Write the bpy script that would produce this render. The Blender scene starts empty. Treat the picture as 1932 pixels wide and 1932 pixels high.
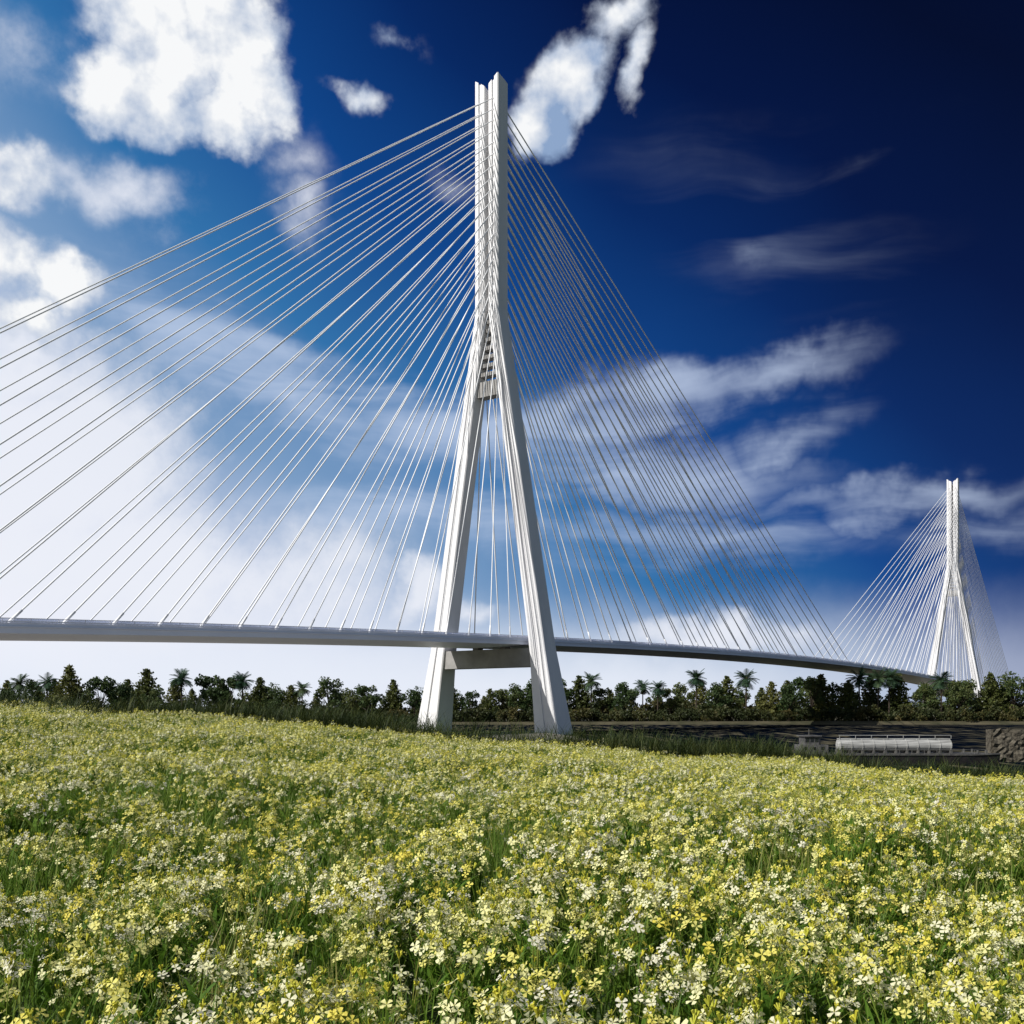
import bpy, math, numpy as np
from mathutils import Vector
rng=np.random.default_rng(7)
sc=bpy.context.scene
sc.view_settings.view_transform='Standard'
try: sc.view_settings.look='None'
except: pass
sc.view_settings.exposure=0
R=math.radians
COL=sc.collection

# ------------------------------------------------------------------ helpers
def new_mat(name):
    m=bpy.data.materials.new(name); m.use_nodes=True
    nt=m.node_tree; nt.nodes.clear()
    out=nt.nodes.new('ShaderNodeOutputMaterial')
    return m,nt,out
def N(nt,t,**kw):
    n=nt.nodes.new(t)
    for k,v in kw.items(): setattr(n,k,v)
    return n
def ramp(nt,fac,stops):
    r=N(nt,'ShaderNodeValToRGB'); e=r.color_ramp.elements
    while len(e)<len(stops): e.new(0.5)
    for i,(p,c) in enumerate(stops):
        e[i].position=p; e[i].color=(c[0],c[1],c[2],1)
    nt.links.new(fac,r.inputs['Fac']); return r.outputs['Color']
def simple_mat(name,c1,c2,scale=1.0,rough=0.6,bump=0.0,bscale=10,detail=6,spec=0.3,stretch=None):
    m,nt,out=new_mat(name)
    tc=N(nt,'ShaderNodeTexCoord'); mp=N(nt,'ShaderNodeMapping')
    if stretch: mp.inputs['Scale'].default_value=stretch
    nt.links.new(tc.outputs['Object'],mp.inputs['Vector'])
    n=N(nt,'ShaderNodeTexNoise'); n.inputs['Scale'].default_value=scale; n.inputs['Detail'].default_value=detail
    nt.links.new(mp.outputs['Vector'],n.inputs['Vector'])
    c=ramp(nt,n.outputs['Fac'],[(0.32,c1),(0.68,c2)])
    b=N(nt,'ShaderNodeBsdfPrincipled'); b.inputs['Roughness'].default_value=rough
    b.inputs['Specular IOR Level'].default_value=spec
    nt.links.new(c,b.inputs['Base Color'])
    if bump>0:
        n2=N(nt,'ShaderNodeTexNoise'); n2.inputs['Scale'].default_value=bscale; n2.inputs['Detail'].default_value=8
        nt.links.new(mp.outputs['Vector'],n2.inputs['Vector'])
        bp=N(nt,'ShaderNodeBump'); bp.inputs['Strength'].default_value=bump; bp.inputs['Distance'].default_value=0.1
        nt.links.new(n2.outputs['Fac'],bp.inputs['Height']); nt.links.new(bp.outputs['Normal'],b.inputs['Normal'])
    nt.links.new(b.outputs[0],out.inputs['Surface'])
    return m
def leaf_mat(name,stops,transl=0.35,noise_scale=None,rough=0.55):
    m,nt,out=new_mat(name)
    oi=N(nt,'ShaderNodeObjectInfo')
    if noise_scale:
        tc=N(nt,'ShaderNodeTexCoord'); n=N(nt,'ShaderNodeTexNoise'); n.inputs['Scale'].default_value=noise_scale
        n.inputs['Detail'].default_value=4
        nt.links.new(tc.outputs['Object'],n.inputs['Vector'])
        a=N(nt,'ShaderNodeMath',operation='MULTIPLY_ADD'); nt.links.new(oi.outputs['Random'],a.inputs[0]); a.inputs[1].default_value=0.4
        s=N(nt,'ShaderNodeMath',operation='SUBTRACT'); nt.links.new(n.outputs['Fac'],s.inputs[0]); s.inputs[1].default_value=0.2
        nt.links.new(s.outputs[0],a.inputs[2]); fac=a.outputs[0]
    else: fac=oi.outputs['Random']
    c=ramp(nt,fac,stops)
    b=N(nt,'ShaderNodeBsdfPrincipled'); b.inputs['Roughness'].default_value=rough; b.inputs['Specular IOR Level'].default_value=0.25
    nt.links.new(c,b.inputs['Base Color'])
    t=N(nt,'ShaderNodeBsdfTranslucent'); nt.links.new(c,t.inputs['Color'])
    mx=N(nt,'ShaderNodeMixShader'); mx.inputs[0].default_value=transl
    nt.links.new(b.outputs[0],mx.inputs[1]); nt.links.new(t.outputs[0],mx.inputs[2]); nt.links.new(mx.outputs[0],out.inputs['Surface'])
    return m

class MB:
    def __init__(s): s.v=[]; s.f=[]; s.m=[]
    def add(s,vs,fs,mi=0):
        o=len(s.v); s.v.extend([tuple(map(float,p)) for p in vs]); s.f.extend([tuple(o+i for i in f) for f in fs]); s.m.extend([mi]*len(fs))
    def box(s,lo,hi,mi=0):
        x0,y0,z0=lo;x1,y1,z1=hi
        s.add([(x0,y0,z0),(x1,y0,z0),(x1,y1,z0),(x0,y1,z0),(x0,y0,z1),(x1,y0,z1),(x1,y1,z1),(x0,y1,z1)],
              [(0,3,2,1),(4,5,6,7),(0,1,5,4),(1,2,6,5),(2,3,7,6),(3,0,4,7)],mi)
    def tube(s,a,b,r0,r1=None,n=6,mi=0,cap=True):
        if r1 is None:r1=r0
        a=np.array(a,float);b=np.array(b,float);d=b-a;L=np.linalg.norm(d)
        if L<1e-9:return
        d/=L; h=np.array([0,0,1.]) if abs(d[2])<.9 else np.array([1.,0,0])
        u=np.cross(d,h);u/=np.linalg.norm(u);w=np.cross(d,u)
        vs=[]
        for p,r in((a,r0),(b,r1)):
            for k in range(n):
                t=2*math.pi*k/n; vs.append(p+r*(math.cos(t)*u+math.sin(t)*w))
        fs=[(k,(k+1)%n,n+(k+1)%n,n+k) for k in range(n)]
        if cap: fs+= [tuple(range(n-1,-1,-1)),tuple(range(n,2*n))]
        s.add(vs,fs,mi)
    def loft(s,secs,mi=0,cap=True):
        n=len(secs[0]); vs=[p for q in secs for p in q]; fs=[]
        for i in range(len(secs)-1):
            for k in range(n): fs.append((i*n+k,i*n+(k+1)%n,(i+1)*n+(k+1)%n,(i+1)*n+k))
        if cap: fs+=[tuple(range(n-1,-1,-1)),tuple((len(secs)-1)*n+k for k in range(n))]
        s.add(vs,fs,mi)
    def obj(s,name,mats,parent=None,link=True,smooth=False):
        me=bpy.data.meshes.new(name); me.from_pydata(s.v,[],s.f)
        for m in mats: me.materials.append(m)
        me.polygons.foreach_set('material_index',s.m)
        if smooth: me.polygons.foreach_set('use_smooth',[True]*len(s.f))
        me.update()
        o=bpy.data.objects.new(name,me)
        if link: COL.objects.link(o)
        if parent: o.parent=parent
        return o
def empty(name):
    o=bpy.data.objects.new(name,None); COL.objects.link(o); return o

# ------------------------------------------------------------------ camera (eye at z=0)
cd=bpy.data.cameras.new('camera'); cam=bpy.data.objects.new('camera',cd); COL.objects.link(cam)
cam.location=(0,0,0); cam.rotation_euler=(R(90),0,0)
cd.sensor_width=36; cd.lens=36; cd.shift_y=0.196; cd.clip_start=0.1; cd.clip_end=30000
sc.camera=cam

# ------------------------------------------------------------------ sun
sund=Vector((-0.66,-0.44,0.62)).normalized()
sd=bpy.data.lights.new('sun','SUN'); sd.energy=5.0; sd.angle=R(0.5); sd.color=(1,0.965,0.915)
so=bpy.data.objects.new('sun',sd); COL.objects.link(so); so.rotation_euler=sund.to_track_quat('Z','Y').to_euler()
so.location=(-50,-50,80)

# ------------------------------------------------------------------ world
W=bpy.data.worlds.new('World'); sc.world=W; W.use_nodes=True
try: W.cycles.sampling_method='NONE'
except Exception as e: print(e)
nt=W.node_tree; nt.nodes.clear(); L=nt.links
def sock(x,inp):
    if isinstance(x,(int,float)): inp.default_value=x
    else: L.new(x,inp)
def M(op,a,b=None,c=None,clamp=False):
    n=N(nt,'ShaderNodeMath',operation=op); n.use_clamp=clamp
    sock(a,n.inputs[0])
    if b is not None: sock(b,n.inputs[1])
    if c is not None: sock(c,n.inputs[2])
    return n.outputs[0]
def SS(x,a,b,lo=0.,hi=1.):
    n=N(nt,'ShaderNodeMapRange'); n.interpolation_type='SMOOTHSTEP'
    sock(x,n.inputs['Value'])
    if a<b: vals=(a,b,lo,hi)
    else: vals=(b,a,hi,lo)
    for k,v in zip(('From Min','From Max','To Min','To Max'),vals): n.inputs[k].default_value=v
    return n.outputs['Result']
def VM(op,a,b):
    n=N(nt,'ShaderNodeVectorMath',operation=op)
    for x,i in((a,0),(b,1)):
        if isinstance(x,tuple): n.inputs[i].default_value=x
        elif op=='SCALE' and i==1: n.inputs['Scale'].default_value=x
        else: L.new(x,n.inputs[i])
    return n.outputs['Value'] if op in('DOT_PRODUCT','LENGTH') else n.outputs['Vector']
def noise(vec,scale,detail=8,rough=0.55,out='Fac',dist=0):
    n=N(nt,'ShaderNodeTexNoise'); L.new(vec,n.inputs['Vector']); n.inputs['Scale'].default_value=scale
    n.inputs['Detail'].default_value=detail; n.inputs['Roughness'].default_value=rough; n.inputs['Distortion'].default_value=dist
    return n.outputs[out]
def mixc(f,a,b):
    n=N(nt,'ShaderNodeMix',data_type='RGBA'); sock(f,n.inputs[0])
    for x,i in((a,6),(b,7)):
        if isinstance(x,tuple): n.inputs[i].default_value=(x[0],x[1],x[2],1)
        else: L.new(x,n.inputs[i])
    return n.outputs[2]
def lin(c): return tuple(((v/255)/12.92 if v/255<=.04045 else ((v/255+.055)/1.055)**2.4) for v in c)
tc=N(nt,'ShaderNodeTexCoord'); D=tc.outputs['Generated']
sx=N(nt,'ShaderNodeSeparateXYZ'); L.new(D,sx.inputs[0]); dx,dy,dz=sx.outputs
az=M('ARCTAN2',dx,dy); el=M('ARCSINE',dz)
cb=N(nt,'ShaderNodeCombineXYZ'); L.new(az,cb.inputs[0]); L.new(el,cb.inputs[1]); P=cb.outputs[0]
def pxd(px,py):
    a=(px-966)/1932; b=(1345-py)/1932
    return math.atan(a), math.atan(b/math.sqrt(1+a*a))
# warp
w1=VM('SCALE',VM('SUBTRACT',noise(D,5,2,out='Color'),(.5,.5,.5)),0.06)
w2=VM('SCALE',VM('SUBTRACT',noise(D,21,4,out='Color'),(.5,.5,.5)),0.055)
PW=VM('ADD',VM('ADD',P,w1),w2)
def blobs(lst,base,k=1.):
    f=None
    for (px,py,rx,ry,rot,w) in lst:
        a,e=pxd(px,py)
        mp=N(nt,'ShaderNodeMapping'); mp.vector_type='TEXTURE'
        mp.inputs['Location'].default_value=(a,e,0); mp.inputs['Rotation'].default_value=(0,0,R(rot))
        mp.inputs['Scale'].default_value=(rx/1932*.88*k,ry/1932*.88*k,1)
        L.new(base,mp.inputs['Vector'])
        n=N(nt,'ShaderNodeVectorMath',operation='LENGTH'); L.new(mp.outputs[0],n.inputs[0])
        v=M('MULTIPLY',M('SUBTRACT',1.0,n.outputs['Value'],clamp=True),w)
        f=v if f is None else M('MAXIMUM',f,v)
    return f
# rot: degrees, counter-clockwise as seen looking north
cum=blobs([(280,30,160,120,0,1.2),(430,60,170,140,0,1.25),(470,140,125,110,20,1.2),(275,190,150,85,0,1.3),(400,215,160,75,0,1.3),(340,110,160,120,0,1.1),
 (40,330,105,70,0,1.1),(15,475,105,85,0,1.2),(110,520,140,70,-20,1.1),(20,590,110,70,0,1.0),
 (1165,40,120,75,40,.95),(1215,125,60,110,0,.9),(1090,160,130,90,20,1.25),(1050,240,95,75,0,1.15),
 (690,178,90,40,-15,.68),(765,70,75,50,-20,.45)],PW,1.10)
soft=blobs([(240,355,180,65,0,.6),(60,120,190,90,0,.35),(540,300,100,80,30,.40),(550,400,80,110,30,.45),(840,370,90,45,0,.32),(330,450,170,120,0,.3),
 (1350,1195,300,60,0,.85),(1500,1185,150,55,0,.7),(785,1125,100,75,30,.9),(905,1150,90,45,0,.7),
 (40,690,260,150,0,1.0),(60,860,420,280,0,1.15),(200,1050,700,200,-5,1.0)],PW,1.15)
wis=blobs([(1440,715,240,62,12,.95),(1250,765,340,80,10,1.0),(1060,790,260,70,20,.85),(1180,880,440,90,-5,1.0),(1480,820,220,55,20,.6),(1640,940,480,60,-5,.85),
 (1850,1010,300,70,0,.5),(1410,450,150,70,-25,.38),(1640,330,190,60,20,.30),(1535,690,50,60,-60,.7),(1450,420,380,190,-20,.30),
 (560,760,480,120,-28,1.05),(330,640,300,90,-35,.9),(850,830,440,110,-15,1.05),(760,970,460,90,0,.85),(1350,1000,450,90,0,.8),(620,1090,300,60,5,.7)],PW,1.18)
fb=noise(D,9,7,.57); fb2=noise(VM('ADD',D,(-0.020,-0.01,0.020)),9,5,.57)
fine=noise(D,30,6,.62)
nn=M('ADD',M('MULTIPLY',M('SUBTRACT',fb,.5),2.1),M('MULTIPLY',M('SUBTRACT',fine,.5),.9))
cumraw=M('ADD',M('MULTIPLY',cum,1.4),nn)
gate=SS(cum,0.02,0.38)
cumD=M('MULTIPLY',SS(cumraw,.2,.95),gate)
lit=M('ADD',.62,M('MULTIPLY',M('SUBTRACT',fb,fb2),4.2),clamp=True)
thick=SS(cumraw,.45,1.3)
litf=M('MULTIPLY',lit,M('ADD',.62,M('MULTIPLY',thick,.6)),clamp=True)
softD=M('MULTIPLY',M('MULTIPLY',SS(M('ADD',M('MULTIPLY',soft,1.3),M('MULTIPLY',nn,.8)),.05,1.1),SS(soft,0,.4)),.9)
mpw=N(nt,'ShaderNodeMapping'); mpw.inputs['Rotation'].default_value=(0,R(-12),0); mpw.inputs['Scale'].default_value=(3.5,3.5,24); L.new(VM('ADD',D,w1),mpw.inputs['Vector'])
st=noise(mpw.outputs[0],1.1,5,.52,dist=.35)
wisD=M('MULTIPLY',M('MULTIPLY',SS(M('ADD',M('MULTIPLY',wis,.9),M('MULTIPLY',M('SUBTRACT',st,.5),2.1)),.0,1.25),SS(wis,0,.6)),.74)
# base gradient
q=M('ADD',M('DIVIDE',el,.6),M('MULTIPLY',az,.55/.46))
q=M('ADD',q,M('MULTIPLY',M('SUBTRACT',noise(D,3,2),.5),.22))
qn=M('DIVIDE',M('ADD',q,.5),2.1,clamp=True)
def qp(v): return (v+.5)/2.1
base=ramp(nt,qn,[(qp(-.40),lin((245,245,254))),(qp(-.10),lin((212,220,240))),(qp(.12),lin((124,158,198))),(qp(.36),lin((50,114,172))),
   (qp(.62),lin((14,70,140))),(qp(.90),lin((4,39,98))),(qp(1.12),lin((1,19,66))),(qp(1.4),lin((0,8,42)))])
hzl=SS(M('ADD',el,M('MULTIPLY',M('SUBTRACT',fb,.5),.06)),.13,.015)
hz=M('MULTIPLY',hzl,SS(az,.48,.12,.45,1.0))
base=mixc(M('MULTIPLY',hz,.95),base,lin((232,238,250)))
ccol=mixc(litf,lin((142,167,203)),(0.95,0.96,0.97))
col=mixc(wisD,base,lin((196,211,236)))
col=mixc(softD,col,lin((238,241,250)))
col=mixc(cumD,col,ccol)
sky=N(nt,'ShaderNodeTexSky'); sky.sky_type='NISHITA'; sky.sun_disc=False
sky.sun_elevation=math.asin(sund.z); sky.sun_rotation=math.atan2(sund.x,sund.y)
b1=N(nt,'ShaderNodeBackground'); L.new(sky.outputs[0],b1.inputs[0]); b1.inputs[1].default_value=0.075
b2=N(nt,'ShaderNodeBackground'); L.new(col,b2.inputs[0]); b2.inputs[1].default_value=1.0
mx=N(nt,'ShaderNodeMixShader'); L.new(SS(dy,-.1,.45,0,.98),mx.inputs[0]); L.new(b1.outputs[0],mx.inputs[1]); L.new(b2.outputs[0],mx.inputs[2])
wo=N(nt,'ShaderNodeOutputWorld'); L.new(mx.outputs[0],wo.inputs[0])

# ------------------------------------------------------------------ terrain
def sm(t): t=np.clip(t,0,1); return t*t*(3-2*t)
def wav(x,y):
    return .06*np.sin(x*.9+1.3*np.sin(y*.31))+.05*np.sin(y*.7+x*.35)+.03*np.sin(x*2.1-y*1.3)
def ground(x,y):
    x=np.asarray(x,float);y=np.asarray(y,float)
    zc=np.interp(x,[-60,-18,-6.8,-3.1,1.6,8.1,18,40],[.85,.2,-.42,-.78,-1.2,-1.6,-2.6,-3.4])-.45
    w=sm(y/36); g=-1.42*(1-w)+zc*w+wav(x,y)*np.clip(y/6,0,1)
    land=(1-sm((x-10)/9+.25*np.sin(y*.06)))*(1-sm((y-257)/12))
    low=-8+3.4*land+.12*np.sin(x*.2)*land
    far=sm((y-421)/14)
    low=low*(1-far)+(-3.9+.3*np.sin(x*.01))*far
    w2=sm((y-37)/30)
    return g*(1-w2)+low*w2
xs=np.concatenate([[-9000,-6000,-4000,-2500,-1500,-1000,-700,-500],np.arange(-400,-60,20),np.arange(-60,-24,3),np.arange(-24,24,.5),np.arange(24,60,3),np.arange(60,401,20),[500,700,1000,1500,2500,4000,6000,9000]])
ys=np.concatenate([[-3000,-1500,-700,-300,-120,-50,-20,-8],np.arange(-4,44,.5),np.arange(44,80,1.5),np.arange(80,245,6),np.arange(245,275,2),np.arange(275,415,12),np.arange(415,440,2),[450,480,550,650,800,1000,1500,2500,4000,7000,12000]])
X,Y=np.meshgrid(xs,ys); Z=ground(X,Y)
nx,ny=len(xs),len(ys)
vs=np.stack([X,Y,Z],-1).reshape(-1,3)
i=(np.arange(ny-1)[:,None]*nx+np.arange(nx-1)[None,:]).ravel()
fs=np.stack([i,i+1,i+nx+1,i+nx],-1)
me=bpy.data.meshes.new('ground'); me.from_pydata(vs.tolist(),[],fs.tolist()); me.polygons.foreach_set('use_smooth',[True]*len(fs))
me.materials.append(simple_mat('meadow_soil',(0.028,0.055,0.012),(0.075,0.10,0.025),1.5,.9,.6,8))
me.materials.append(simple_mat('bounce_ground',(0.24,0.22,0.18),(0.36,0.33,0.28),.3,.9,.4,2))  # pale ground out of view, added to bounce light onto the deck belly
me.materials.append(simple_mat('far_bank_scrub',(0.03,0.032,0.014),(0.10,0.085,0.05),.15,.9,.4,2))
yc=(Y[:-1,:-1]+Y[1:,:-1]).ravel()/2
me.polygons.foreach_set('material_index',np.where(yc>415,2,np.where(yc>52,np.where(yc>225,0,1),0)).astype(np.int32))
gr=bpy.data.objects.new('ground',me); COL.objects.link(gr)

# water
m,wt,out=new_mat('river_water')
t=N(wt,'ShaderNodeTexCoord'); mp=N(wt,'ShaderNodeMapping'); mp.inputs['Scale'].default_value=(.40,.045,1)
wt.links.new(t.outputs['Object'],mp.inputs[0])
n1=N(wt,'ShaderNodeTexNoise'); n1.inputs['Scale'].default_value=1.5; n1.inputs['Detail'].default_value=2; n1.inputs['Roughness'].default_value=.6
wt.links.new(mp.outputs[0],n1.inputs[0])
c=ramp(wt,n1.outputs['Fac'],[(.44,(.001,.003,.008)),(.53,(.003,.006,.011)),(.59,(.05,.046,.03)),(.70,(.17,.15,.10))])
b=N(wt,'ShaderNodeBsdfPrincipled'); b.inputs['Roughness'].default_value=.7; b.inputs['Specular IOR Level'].default_value=.0
b.inputs['IOR'].default_value=1.05
wt.links.new(c,b.inputs['Base Color'])
bp=N(wt,'ShaderNodeBump'); bp.inputs['Strength'].default_value=.5; bp.inputs['Distance'].default_value=.4
wt.links.new(n1.outputs['Fac'],bp.inputs['Height']); wt.links.new(bp.outputs[0],b.inputs['Normal']); wt.links.new(b.outputs[0],out.inputs[0])
wb=MB(); wb.add([(-9000,45,-5),(9000,45,-5),(9000,440,-5),(-9000,440,-5)],[(0,1,2,3)])
wb.obj('river_water',[m])

# made-up wall at the right, stands in for a tan patch of water
qm=simple_mat('tan_patch_stone',(0.030,0.025,0.018),(0.13,0.115,0.085),3.6,.9,1.0,4,detail=8)
qb=MB(); nxq=90; nzq=12
gq=[]
for j in range(nzq+1):
    for k in range(nxq+1):
        x=49.0+k*.4; z=-6+j*4.3/nzq
        gq.append((x,104+rng.normal()*.14+(z+6)*.08,z+(rng.normal()*.07 if j==nzq else 0)))
fsq=[(j*(nxq+1)+k,j*(nxq+1)+k+1,(j+1)*(nxq+1)+k+1,(j+1)*(nxq+1)+k) for j in range(nzq) for k in range(nxq)]
qb.add(gq,fsq); qb.box((49.0,104.75,-6),(85.0,105.9,-1.72))
qb.obj('tan_water_patch_wall',[qm])

# ------------------------------------------------------------------ bridge
H=150.0
P1=np.array([-4.9,243.5]); P2=np.array([283.6,658.6])
span=np.linalg.norm(P2-P1); dv=(P2-P1)/span; du=np.array([dv[1],-dv[0]])
def wp(c,u,v,z): p=c+du*u+dv*v; return (p[0],p[1],z)
conc=simple_mat('white_concrete',(0.68,0.675,0.685),(0.78,0.775,0.785),.25,.55,.15,2.5,stretch=(1,1,.25))
conc_shade=simple_mat('shaded_grey_concrete',(0.24,0.235,0.225),(0.33,0.32,0.31),.4,.7,.2,2.5)  # darkened to paint in the deck's shade on the crossbeam; rungs share it
steel=simple_mat('deck_paint',(0.70,0.73,0.84),(0.76,0.79,0.89),.12,.45,0)
cabm=simple_mat('cable_sheath',(0.86,0.86,0.86),(0.88,0.88,0.88),1,.4,0)
asph=simple_mat('asphalt',(0.04,0.04,0.042),(0.06,0.06,0.06),2,.85,0)
railm=simple_mat('railing_steel',(0.5,0.5,0.52),(0.6,0.6,0.62),2,.5,0)
bridge=empty('cable_stayed_bridge')
S_Z=94.5
def sOf(z): return 1.95+max(0,(S_Z-z))*.158
def wuO(z): return float(np.interp(z,[-8,14,17,48,S_Z,H],[3.4,2.15,2.1,1.8,1.45,1.45]))
def wvO(z): return float(np.interp(z,[-8,14,17,48,S_Z,H],[3.4,2.6,2.5,2.3,2.1,2.1]))
def section(c,side,z,top=False):
    wu,wv=wuO(z),wvO(z); s=sOf(z); ch=.22; g=.36; d=.35
    pts=[(-wu,-wv+ch),(-wu+ch,-wv),(-g,-wv),(-g,-wv+d),(g,-wv+d),(g,-wv),(wu-ch,-wv),(wu,-wv+ch),
         (wu,wv-ch),(wu-ch,wv),(g,wv),(g,wv-d),(-g,wv-d),(-g,wv),(-wu+ch,wv),(-wu,wv-ch)]
    r=[]
    for (a,b) in pts:
        zz=z
        if top:
            o=side*a/wu
            zz=z+.3-1.5*(1-o)/2*1.4-(1-abs(b)/wv)*.9-(b/wv+1)*.45
        r.append(wp(c,side*s+a,b,zz))
    return r
def tower(c,name):
    mb=MB()
    for side in(-1,1):
        zs=[-8,-2,4,9,14,17,30,48,65,80,S_Z-.8]
        mb.loft([section(c,side,z) for z in zs]+[section(c,side,S_Z+.8)]+[section(c,side,120),section(c,side,H,True)])
    def ubox(u0,u1,v0,v1,z0,z1,u0t=None,u1t=None,mi=0):
        u0t=u0 if u0t is None else u0t;u1t=u1 if u1t is None else u1t
        mb.add([wp(c,u0,v0,z0),wp(c,u1,v0,z0),wp(c,u1,v1,z0),wp(c,u0,v1,z0),wp(c,u0t,v0,z1),wp(c,u1t,v0,z1),wp(c,u1t,v1,z1),wp(c,u0t,v1,z1)],
          [(0,3,2,1),(4,5,6,7),(0,1,5,4),(1,2,6,5),(2,3,7,6),(3,0,4,7)],mi)
    a0=sOf(10.6)-wuO(10.6)+.2; a1=sOf(14.9)-wuO(14.9)+.2
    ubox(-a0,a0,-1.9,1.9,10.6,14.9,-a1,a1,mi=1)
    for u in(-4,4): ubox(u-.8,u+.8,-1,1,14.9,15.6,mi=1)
    a0=sOf(75)-wuO(75)+.2; a1=sOf(78.6)-wuO(78.6)+.2
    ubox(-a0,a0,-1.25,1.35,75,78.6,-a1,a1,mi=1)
    z=79.9
    while z<S_Z+1:
        a=sOf(z)-wuO(z)+.2
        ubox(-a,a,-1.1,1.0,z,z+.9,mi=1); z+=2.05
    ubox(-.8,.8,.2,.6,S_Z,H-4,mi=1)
    z=S_Z+3
    while z<H-4:
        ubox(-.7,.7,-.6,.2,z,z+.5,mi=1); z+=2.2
    return mb.obj(name,[conc,conc_shade],bridge)
tower(P1,'tower_1'); tower(P2,'tower_2')
def zd(t): return 21.5-17.2*(t-.5)**2*1.0
# deck
mb=MB(); ts=np.linspace(-.52,1.5,150)
prof=[(-10.9,0),(-11.1,-1.45),(-4,-1.75),(4,-1.75),(11.1,-1.45),(10.9,0)]
def dsec(t,pr):
    c=P1+(P2-P1)*t; z=zd(t); return [wp(c,u,0,z+h) for u,h in pr]
mb.loft([dsec(t,prof) for t in ts],0)
mb.loft([dsec(t,[(-9.6,.004),(9.6,.004),(9.6,.05),(-9.6,.05)]) for t in ts],1)
for s in(-1,1):
    mb.loft([dsec(t,[(s*11.0-.12,.06),(s*11.0+.12,.06),(s*11+.12,.22),(s*11-.12,.22)]) for t in ts],0)
    mb.loft([dsec(t,[(s*11.13-.08,-.62),(s*11.13+.08,-.62),(s*11.13+.08,-.50),(s*11.13-.08,-.50)]) for t in ts],0)
    mb.loft([dsec(t,[(s*9.75-.1,.05),(s*9.75+.1,.05),(s*9.75+.1,.7),(s*9.75-.1,.7)]) for t in ts],0)
    for hh in(.55,):
        mb.loft([dsec(t,[(s*10.9-.04,hh),(s*10.9+.04,hh),(s*10.9+.04,hh+.07),(s*10.9-.04,hh+.07)]) for t in ts],2)
for t in np.arange(-.5,1.48,4.0/span):
    c=P1+(P2-P1)*t; z=zd(t)
    for s in(-1,1): mb.tube(wp(c,s*10.9,0,z+.2),wp(c,s*10.9,0,z+.6),.05,n=4,mi=2)
mb.obj('deck',[steel,asph,railm],bridge)
# approach piers
mb=MB()
for t in(-.357,-.43,-.5,1.357,1.43):
    c=P1+(P2-P1)*t
    for s in(-1,1):
        lo,hi=-9,zd(t)-1.7
        mb.loft([[wp(c,s*3+a,b,z) for a,b in((-1,-1),(1,-1),(1,1),(-1,1))] for z in(lo,hi)])
mb.obj('approach_piers',[conc],bridge)
# cables
NC=23
def cables(c,main,side,name,rm,rs):
    mb=MB()
    t0=np.dot(c-P1,dv)/span
    for k in range(NC):
        f=k/(NC-1)
        za=H*(.545+(.965-.545)*(f**.9))
        for dirn,length,rad in((1,main,rm),(-1,side,rs)):
            reach=7+(length-7)*f
            tt=t0+dirn*reach/span; cc=P1+(P2-P1)*tt; z=zd(tt)
            for s in(-1,1):
                a=np.array(wp(c,s*sOf(za),dirn*(wvO(za)-.4),za)); b=np.array(wp(cc,s*10.35,0,z+.05))
                mb.tube(a,b,rad,n=6,mi=0,cap=False)
                d=(a-b)/np.linalg.norm(a-b)
                mb.tube(b,b+d*2.6,.22,.19,n=6)
    mb.obj(name,[cabm],bridge,smooth=True)
cables(P1,span*.492,span*.352,'stay_cables_1',.17,.12)
cables(P2,span*.352,span*.492,'stay_cables_2',.15,.15)

# ------------------------------------------------------------------ barge
barge=empty('tank_barge')
hullm=simple_mat('barge_hull_paint',(0.012,0.013,0.016),(0.035,0.03,0.028),1.2,.6,.3,6)
deckm=simple_mat('barge_deck_steel',(0.05,0.05,0.05),(0.12,0.115,0.105),2,.7,.3,6)
tankm=simple_mat('tank_paint',(0.20,0.20,0.19),(0.42,0.42,0.40),1.6,.6,.2,6,stretch=(.3,1,4))
cabp=simple_mat('wheelhouse_paint',(0.05,0.05,0.05),(0.13,0.125,0.12),2,.6,0)
glassm=simple_mat('window_glass',(0.01,0.012,0.015),(0.02,0.022,0.025),1,.1,0,spec=.6)
BY=100.0
mb=MB()
def hs(x,half,zb,zt): return [(x,BY-half,zt),(x,BY-half*.85,zb),(x,BY+half*.85,zb),(x,BY+half,zt)]
mb.loft([hs(22.6,.9,-4.35,-3.85),hs(24,1.9,-5.0,-3.95),hs(26,2.5,-5.6,-4.05),hs(44,2.5,-5.6,-4.05),hs(46.6,2.3,-5.2,-3.95)],0)
mb.loft([[(x,BY-h-.06,z),(x,BY-h-.06,z+.12),(x,BY-h+.1,z+.12),(x,BY-h+.1,z)] for x,h,z in((22.6,.9,-3.87),(24,1.9,-3.97),(26,2.5,-4.07),(44,2.5,-4.07),(46.6,2.3,-3.97))],1)
mb.obj('hull',[hullm,deckm],barge)
mb=MB(); mb.box((24.5,BY-1.9,-4.05),(46,BY+1.9,-3.93),0)
for x in(25.2,26.2,44.8,45.6):
    for yy in(-1.5,1.5): mb.tube((x,BY+yy,-4),(x,BY+yy,-3.6),.12,n=8)
for x in np.arange(31,45.5,1.2): mb.tube((x,BY-2.2,-4.0),(x,BY-2.2,-3.55),.03,n=4)
mb.tube((31,BY-2.2,-3.55),(45.4,BY-2.2,-3.55),.03,n=4)
mb.obj('deck_fittings',[deckm],barge)
mb=MB()
nseg=20; xs2=[31.75,31.9,42.6,42.75]; rr=[.3,.6,.6,.3]
mb.loft([[(x,BY+r*math.cos(a)*1.3,-3.2+r*math.sin(a)) for a in np.linspace(0,2*math.pi,nseg,endpoint=False)] for x,r in zip(xs2,rr)],0)
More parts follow.
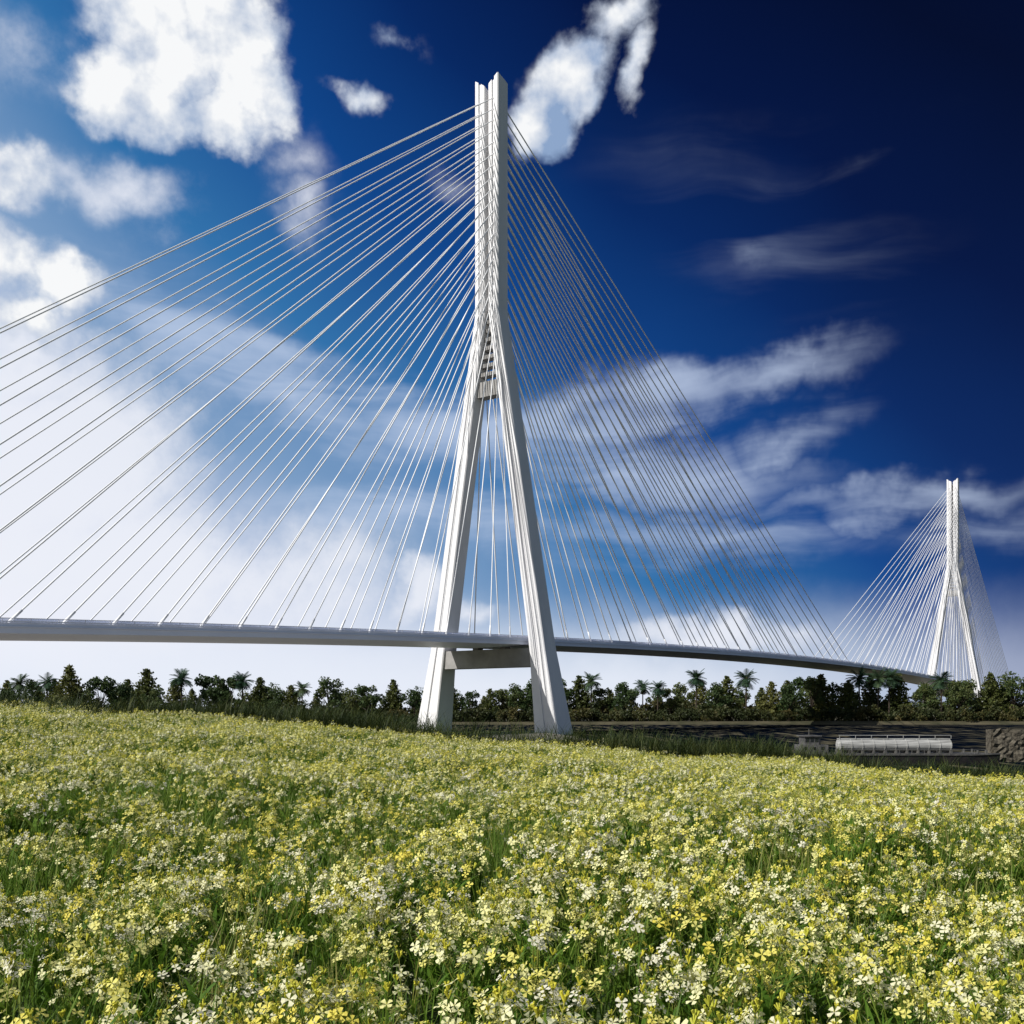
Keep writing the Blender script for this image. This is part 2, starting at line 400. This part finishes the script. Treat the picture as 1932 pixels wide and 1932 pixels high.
for x in np.arange(31.9,42.8,1.07):
    mb.loft([[(x+o,BY+.64*math.cos(a)*1.3,-3.2+.64*math.sin(a)) for a in np.linspace(0,2*math.pi,nseg,endpoint=False)] for o in(-.04,.04)],0)
    mb.box((x-.08,BY-.8,-3.95),(x+.08,BY+.8,-3.6),1)
mb.box((31.8,BY-.25,-2.6),(42.7,BY+.25,-2.5),0)
mb.tube((31.8,BY-.3,-2.2),(42.7,BY-.3,-2.2),.025,n=4)
for x in np.arange(31.9,42.8,1.55): mb.tube((x,BY-.3,-2.55),(x,BY-.3,-2.2),.025,n=4)
mb.obj('tank',[tankm,deckm],barge)
mb=MB()
mb.box((27.9,BY-1.3,-3.93),(30.5,BY+1.3,-3.1),0); mb.box((28.3,BY-1.0,-3.1),(29.7,BY+1.0,-2.3),0); mb.box((28.1,BY-1.2,-2.3),(29.9,BY+1.2,-2.2),0)
for x in(28.4,28.85,29.3): mb.box((x,BY-1.02,-2.85),(x+.33,BY-.99,-2.45),1)
for x in(28.2,29.0,29.8): mb.box((x,BY-1.32,-3.6),(x+.3,BY-1.29,-3.3),1)
mb.tube((29,BY,-2.2),(29,BY,-1.6),.04,n=5); mb.tube((30.1,BY+.4,-3.1),(30.1,BY+.4,-2.5),.14,n=8)
mb.obj('wheelhouse',[cabp,glassm],barge)

# ------------------------------------------------------------------ trees
treec=bpy.data.objects.new('distant_tree_row',None); COL.objects.link(treec)
bark=simple_mat('bark',(0.03,0.022,0.015),(0.07,0.055,0.04),3,.9,0)
fol_d=leaf_mat('broadleaf_foliage',[(0.15,(.022,.042,.014)),(.45,(.052,.085,.026)),(.75,(.115,.13,.04))],.3,.35)
fol_c=leaf_mat('conifer_foliage',[(0.15,(.036,.052,.016)),(.45,(.09,.105,.025)),(.75,(.14,.14,.04))],.3,.4)
fol_p=leaf_mat('palm_foliage',[(0.2,(.025,.065,.035)),(.6,(.055,.10,.05)),(.9,(.10,.13,.055))],.3,.4)
fol_b=leaf_mat('shrub_foliage',[(0.2,(.022,.034,.012)),(.5,(.055,.066,.022)),(.9,(.12,.09,.03))],.3,.5)
def quads(mb,C,size,mi,flat=0.0):
    n=len(C)
    a=rng.normal(size=(n,3)); a[:,2]*=(1-flat); a/=np.linalg.norm(a,axis=1)[:,None]
    b=rng.normal(size=(n,3)); b=np.cross(a,b); b/=np.linalg.norm(b,axis=1)[:,None]
    s=size*(.6+.8*rng.random(n))[:,None]
    V=np.stack([C-a*s,C+b*s*.7,C+a*s,C-b*s*.7],1).reshape(-1,3)
    o=len(mb.v); mb.v.extend(map(tuple,V.tolist()))
    mb.f.extend([(o+4*k,o+4*k+1,o+4*k+2,o+4*k+3) for k in range(n)]); mb.m.extend([mi]*n)
def broad(h,name):
    mb=MB(); mb.tube((0,0,-.5),(0,0,h*.45),.4,.25,6,1)
    r=h*.37
    for k in range(14):
        th=rng.random()*6.283; rad=r*rng.random()**.5*.85; zz=h*(.32+.56*rng.random())
        if zz>h*.7: rad*=.6
        c=np.array([rad*math.cos(th),rad*math.sin(th),zz])
        mb.tube((0,0,h*.3),tuple(c),.16,.05,4,1,False)
        lr=h*(.10+.08*rng.random())
        d=rng.normal(size=(130,3)); d/=np.linalg.norm(d,axis=1)[:,None]
        quads(mb,c+d*lr*(.55+.5*rng.random((130,1)))*[1,1,.8],.42,0)
    return mb.obj(name,[fol_d,bark],link=False)
def conifer(h,name):
    mb=MB(); mb.tube((0,0,-.5),(0,0,h*.95),.35,.06,6,1)
    nt_=15
    for k in range(nt_):
        f=k/(nt_-1); zz=h*(.1+.87*f); rr=h*.36*(1-f)**.7*(.8+.4*rng.random())+.3
        nb=int(10-5*f)
        for j in range(nb):
            th=6.283*(j+rng.random()*.8)/nb; L_=rr*(.7+.5*rng.random())
            e=np.array([math.cos(th)*L_,math.sin(th)*L_,zz+L_*.12])
            s=np.array([0,0,zz]); mb.tube(tuple(s),tuple(e),.07,.03,3,1,False)
            n=int(12+L_*6); u=rng.random((n,1))**.6
            quads(mb,s+(e-s)*u+rng.normal(size=(n,3))*[.4,.4,.28],.42,0)
    return mb.obj(name,[fol_c,bark],link=False)
def palm(h,name):
    mb=MB(); lean=rng.normal()*.6
    mb.tube((0,0,-.5),(lean*.5,0,h*.45),.34,.28,6,1,False); mb.tube((lean*.5,0,h*.45),(lean,0,h*.84),.28,.24,6,1)
    top=np.array([lean,0,h*.84])
    for k in range(44):
        th=rng.random()*6.283; up=rng.random()*1.8-.5; Lf=h*(.22+.07*rng.random())
        p=top.copy(); d=np.array([math.cos(th)*math.cos(up),math.sin(th)*math.cos(up),math.sin(up)])
        side=np.array([-math.sin(th),math.cos(th),0])
        ns=7
        for i in range(ns):
            q=p+d*Lf/ns; w=Lf*.30*math.sin(math.pi*(i+1)/(ns+1))+.12
            for s in(-1,1):
                for j in range(2):
                    b0=p+(q-p)*j/2; tip=b0+d*w*.8+side*s*w-np.array([0,0,w*.3])
                    mb.add([b0,b0+(q-p)*.42,tip],[(0,1,2)],0)
            mb.tube(tuple(p),tuple(q),.05,.04,3,0,False)
            p=q; d=d+np.array([0,0,-.16]); d/=np.linalg.norm(d)
    d=rng.normal(size=(80,3)); quads(mb,top+d*[.6,.6,.9]-[0,0,1.0],.45,2)
    return mb.obj(name,[fol_p,bark,fol_b],link=False)
def shrub(name):
    mb=MB()
    for k in range(7):
        c=np.array([rng.normal()*2.6,rng.normal()*.8,.8+rng.random()*3.4]); d=rng.normal(size=(75,3)); d/=np.linalg.norm(d,axis=1)[:,None]
        quads(mb,c+d*(1.1+.7*rng.random((75,1))),.42,0)
    return mb.obj(name,[fol_b,bark],link=False)
pb=[broad(17,'broadleaf_%d'%k) for k in range(5)]
pc=[conifer(17,'conifer_%d'%k) for k in range(5)]
pp=[palm(17,'palm_%d'%k) for k in range(5)]
ps=[shrub('shrub_%d'%k) for k in range(4)]
def place(proto,x,y,s,nm,sz=None):
    o=bpy.data.objects.new(nm,proto.data); COL.objects.link(o); o.parent=treec
    o.location=(x,y,float(ground(x,y))-.1); o.rotation_euler=(0,0,rng.random()*6.28); o.scale=(s,s,sz or s)
def env(x): # stand height varies along the bank
    return float(np.interp(x,[-345,-235,-120,-60,0,60,120,170,230,345],[1.26,1.26,1.18,1.04,1.02,1.16,1.26,1.2,1.12,1.16]))*(1+.06*math.sin(x*.09)+.05*math.sin(x*.23+1))
x=-345.
while x<345:
    r=rng.random(); y=446+rng.random()*12
    s=(.80+.36*rng.random())*env(x)
    if r<.44: place(pb[rng.integers(5)],x,y,s,'broadleaf_tree'); step=10
    elif r<.76: place(pc[rng.integers(5)],x,y,s*1.0,'conifer_tree'); step=8.5
    else: place(pp[rng.integers(5)],x,y,min(max(s,.95)*1.06,1.30),'palm_tree'); step=8.5
    x+=step*(.55+.75*rng.random())
x=-345.
while x<345:
    r=rng.random()
    place([pb,pc][int(r<.4)][rng.integers(5)],x,470+rng.random()*22,(.74+.25*rng.random())*env(x),'backing_tree'); x+=7.5+rng.random()*6
x=-345.
while x<345:
    place(ps[rng.integers(4)],x,437+rng.random()*4,.85+.45*rng.random(),'shrub'); x+=3.8+rng.random()*2
x=-345.
while x<345:
    place(ps[rng.integers(4)],x,462+rng.random()*6,1.3+.5*rng.random(),'shrub'); x+=4+rng.random()*2

# ------------------------------------------------------------------ meadow prototypes
petal=leaf_mat('radish_petal',[(0.0,(.83,.71,.11)),(.3,(.85,.79,.22)),(.6,(.86,.83,.37)),(1.0,(.87,.86,.56))],.35)
petalw=leaf_mat('white_petal',[(0.0,(.84,.81,.45)),(1.0,(.85,.82,.68))],.35)
bud=leaf_mat('flower_centre',[(0,(.45,.46,.05)),(1,(.65,.6,.06))],.2)
stem=leaf_mat('stem_green',[(0,(.11,.18,.02)),(.6,(.17,.23,.03)),(1,(.23,.22,.05))],.2)
leafg=leaf_mat('leaf_green',[(0,(.065,.14,.014)),(.6,(.11,.21,.022)),(1,(.18,.27,.035))],.4)
grassg=leaf_mat('grass_green',[(0,(.065,.13,.014)),(.5,(.125,.22,.022)),(.85,(.20,.28,.04)),(1,(.32,.29,.10))],.4)
reed=leaf_mat('tall_grass_green',[(0,(.018,.032,.008)),(.6,(.04,.06,.014)),(1,(.09,.10,.025))],.2)
def blade(mb,base,h,w,lean,th,mi,ns=3):
    d=np.array([math.cos(th),math.sin(th),0]); s=np.array([-math.sin(th),math.cos(th),0]); vs=[];fs=[]
    for i in range(ns+1):
        f=i/ns; p=base+np.array([0,0,h*f*(1-.18*lean*f)])+d*lean*h*f*f*.75; ww=w*(1-f)**.6*(.7+.6*f)
        if i<ns: vs+= [p-s*ww/2,p+s*ww/2]
        else: vs.append(p)
    for i in range(ns-1): fs.append((2*i,2*i+1,2*i+3,2*i+2))
    fs.append((2*ns-2,2*ns-1,2*ns)); mb.add(vs,fs,mi)
def flower(mb,c,nrm,r,mi):
    nrm=nrm/np.linalg.norm(nrm); h=np.array([1.,0,0]) if abs(nrm[0])<.8 else np.array([0,1.,0])
    u=np.cross(nrm,h);u/=np.linalg.norm(u);w=np.cross(nrm,u); ph=rng.random()*1.57
    for k in range(4):
        a=ph+k*math.pi/2+rng.normal()*.12; e=math.cos(a)*u+math.sin(a)*w; f=-math.sin(a)*u+math.cos(a)*w
        cup=.15+.4*rng.random(); rr=r*(.8+.3*rng.random()); wd=.9+.25*rng.random()
        mb.add([c,c+e*rr*.5-f*rr*.22*wd+nrm*rr*cup*.4,c+e*rr*.85-f*rr*.38*wd+nrm*rr*cup*.5,c+e*rr*1.02+nrm*rr*cup*.3,c+e*rr*.85+f*rr*.38*wd+nrm*rr*cup*.5,c+e*rr*.5+f*rr*.22*wd+nrm*rr*cup*.4],[(0,1,2,3,4,5)],mi)
    mb.add([c+nrm*.004+u*.0022,c+nrm*.004+w*.0022,c+nrm*.004-u*.0022,c+nrm*.004-w*.0022,c+nrm*.008],[(0,1,4),(1,2,4),(2,3,4),(3,0,4)],1)
def plant(name,h,nb,nf,pm):
    mb=MB()
    for b in range(nb):
        th=rng.random()*6.283; out_=.03+.14*rng.random(); hh=h*(.6+.4*rng.random())
        a=np.array([0,0,0.]); m_=np.array([math.cos(th)*out_*.45,math.sin(th)*out_*.45,hh*.6]); e=np.array([math.cos(th)*out_,math.sin(th)*out_,hh])
        mb.tube(a,m_,.0028,.0022,3,2,False); mb.tube(m_,e,.0022,.0014,3,2,False)
        k=rng.integers(nf-2,nf+2)
        for j in range(k):
            t2=rng.random()*6.283; z0=e[2]-rng.random()*.085
            c=np.array([e[0]+math.cos(t2)*(.016+.03*rng.random()),e[1]+math.sin(t2)*(.016+.03*rng.random()),z0+.012])
            mb.tube(e-[0,0,e[2]-z0+.008],c,.0009,.0008,3,2,False)
            flower(mb,c,np.array([math.cos(t2)*.8,math.sin(t2)*.8-.15,.4+rng.random()]),.0175+.008*rng.random(),0)
        for j in range(6):
            t2=rng.random()*6.283; mb.tube(e,e+np.array([math.cos(t2)*.01,math.sin(t2)*.01,.012+.016*rng.random()]),.002,.0036,4,1)
        for j in range(4): # pods
            t2=rng.random()*6.283; p=m_+(e-m_)*rng.random(); mb.tube(p,p+np.array([math.cos(t2)*.025,math.sin(t2)*.025,.03]),.0018,.0005,3,2,False)
        for j in range(5):
            p=a+(m_-a)*(.2+.8*rng.random()); blade(mb,p,.09+.10*rng.random(),.016+.024*rng.random(),.9+.5*rng.random(),rng.random()*6.28,3)
    return mb.obj(name,[pm,bud,stem,leafg],link=False)
def tuft(name,n,h,w,mat,spread=.12,lean=.7):
    mb=MB()
    for k in range(n):
        b=np.array([rng.normal()*spread,rng.normal()*spread,0]); blade(mb,b,h*(.5+.5*rng.random()),w*(.7+.6*rng.random()),lean*(.2+.9*rng.random()),rng.random()*6.28,0,4)
    return mb.obj(name,[mat],link=False)
def reedtuft(name,n,h):
    mb=MB()
    for k in range(n):
        b=np.array([rng.normal()*.16,rng.normal()*.1,0]); th=rng.normal()*.9; hh=h*(.5+.5*rng.random())
        blade(mb,b,hh,.026,.4+.8*rng.random(),th,0,5)
    return mb.obj(name,[reed],link=False)
cA=bpy.data.collections.new('wildflower_plants')
for k in range(10): cA.objects.link(plant('wildflower_plant_%d'%k,.44+.018*k,[4,5,6][k%3],5,petalw if k in(4,8) else petal))
cB=bpy.data.collections.new('grass_tufts')
for k in range(6): cB.objects.link(tuft('grass_tuft_%d'%k,28,.40+.03*k,.0075+.0018*(k%3),grassg))
cC=bpy.data.collections.new('tall_grass_tufts')
for k in range(5): cC.objects.link(reedtuft('tall_grass_tuft_%d'%k,15,1.2+.09*k))
def scatter(name,coll,x,y,scale,tilt):
    n=len(x); z=ground(x,y)
    me=bpy.data.meshes.new(name); me.vertices.add(n); me.vertices.foreach_set('co',np.stack([x,y,z],-1).astype(np.float32).ravel())
    a=me.attributes.new('rot','FLOAT_VECTOR','POINT'); a.data.foreach_set('vector',np.stack([rng.normal(size=n)*tilt,rng.normal(size=n)*tilt,rng.random(n)*6.283],-1).astype(np.float32).ravel())
    a=me.attributes.new('scl','FLOAT','POINT'); a.data.foreach_set('value',scale.astype(np.float32))
    a=me.attributes.new('idx','INT','POINT'); a.data.foreach_set('value',rng.integers(0,len(coll.objects),n).astype(np.int32))
    me.update(); o=bpy.data.objects.new(name,me); COL.objects.link(o)
    g=bpy.data.node_groups.new(name+'_scatter','GeometryNodeTree')
    g.interface.new_socket(name='Geometry',in_out='INPUT',socket_type='NodeSocketGeometry')
    g.interface.new_socket(name='Geometry',in_out='OUTPUT',socket_type='NodeSocketGeometry')
    gi=g.nodes.new('NodeGroupInput'); go=g.nodes.new('NodeGroupOutput')
    ci=g.nodes.new('GeometryNodeCollectionInfo'); ci.inputs['Collection'].default_value=coll; ci.inputs['Separate Children'].default_value=True; ci.inputs['Reset Children'].default_value=True
    ip=g.nodes.new('GeometryNodeInstanceOnPoints'); ip.inputs['Pick Instance'].default_value=True
    def na(nm,dt):
        q_=g.nodes.new('GeometryNodeInputNamedAttribute'); q_.data_type=dt; q_.inputs['Name'].default_value=nm; return q_.outputs['Attribute']
    g.links.new(gi.outputs[0],ip.inputs['Points']); g.links.new(ci.outputs[0],ip.inputs['Instance'])
    g.links.new(na('idx','INT'),ip.inputs['Instance Index']); g.links.new(na('rot','FLOAT_VECTOR'),ip.inputs['Rotation']); g.links.new(na('scl','FLOAT'),ip.inputs['Scale'])
    g.links.new(ip.outputs[0],go.inputs[0])
    md=o.modifiers.new('scatter','NODES'); md.node_group=g
    return o
def wedge(n,y0,y1,marg=2.0):
    y=np.sqrt(rng.random(n*2)*(y1**2-y0**2)+y0**2); x=(rng.random(n*2)*2-1)*(.55*y+marg)
    keep=rng.random(n*2)<.5; return x[keep],y[keep]
def patch(x,y,s=1.): return .5+.25*np.sin(x*s+1.7*np.sin(y*s*.6))+.25*np.sin(y*s*1.3+1.2*np.sin(x*s*.8+2))
x,y=wedge(26000,1.5,38); k=rng.random(len(x))<(.22+.78*patch(x,y,1.9)); x,y=x[k],y[k]
# a little extra density close by
xe,ye=wedge(420,1.9,6.5,1.0); x=np.concatenate([x,xe]); y=np.concatenate([y,ye])
hv=.85+.3*patch(x,y,.7)
scatter('wildflower_meadow',cA,x,y,(.75+.4*rng.random(len(x)))*hv,.12)
x,y=wedge(24000,1.2,43)
scatter('meadow_grass',cB,x,y,(.75+.5*rng.random(len(x)))*(.85+.25*patch(x,y,.7)),.08)
n=11000; x=rng.random(n)*64-32; y=35.8+rng.random(n)*4.5; k=rng.random(n)<np.clip(patch(x,y,.45)*1.3,.15,1)*np.interp(x,[-31,-12,-7,0,3,8,31],[.5,.5,1,1,.6,.9,1]); x,y=x[k],y[k]
scatter('tall_grass',cC,x,y,.6+.5*rng.random(len(x)),.08)
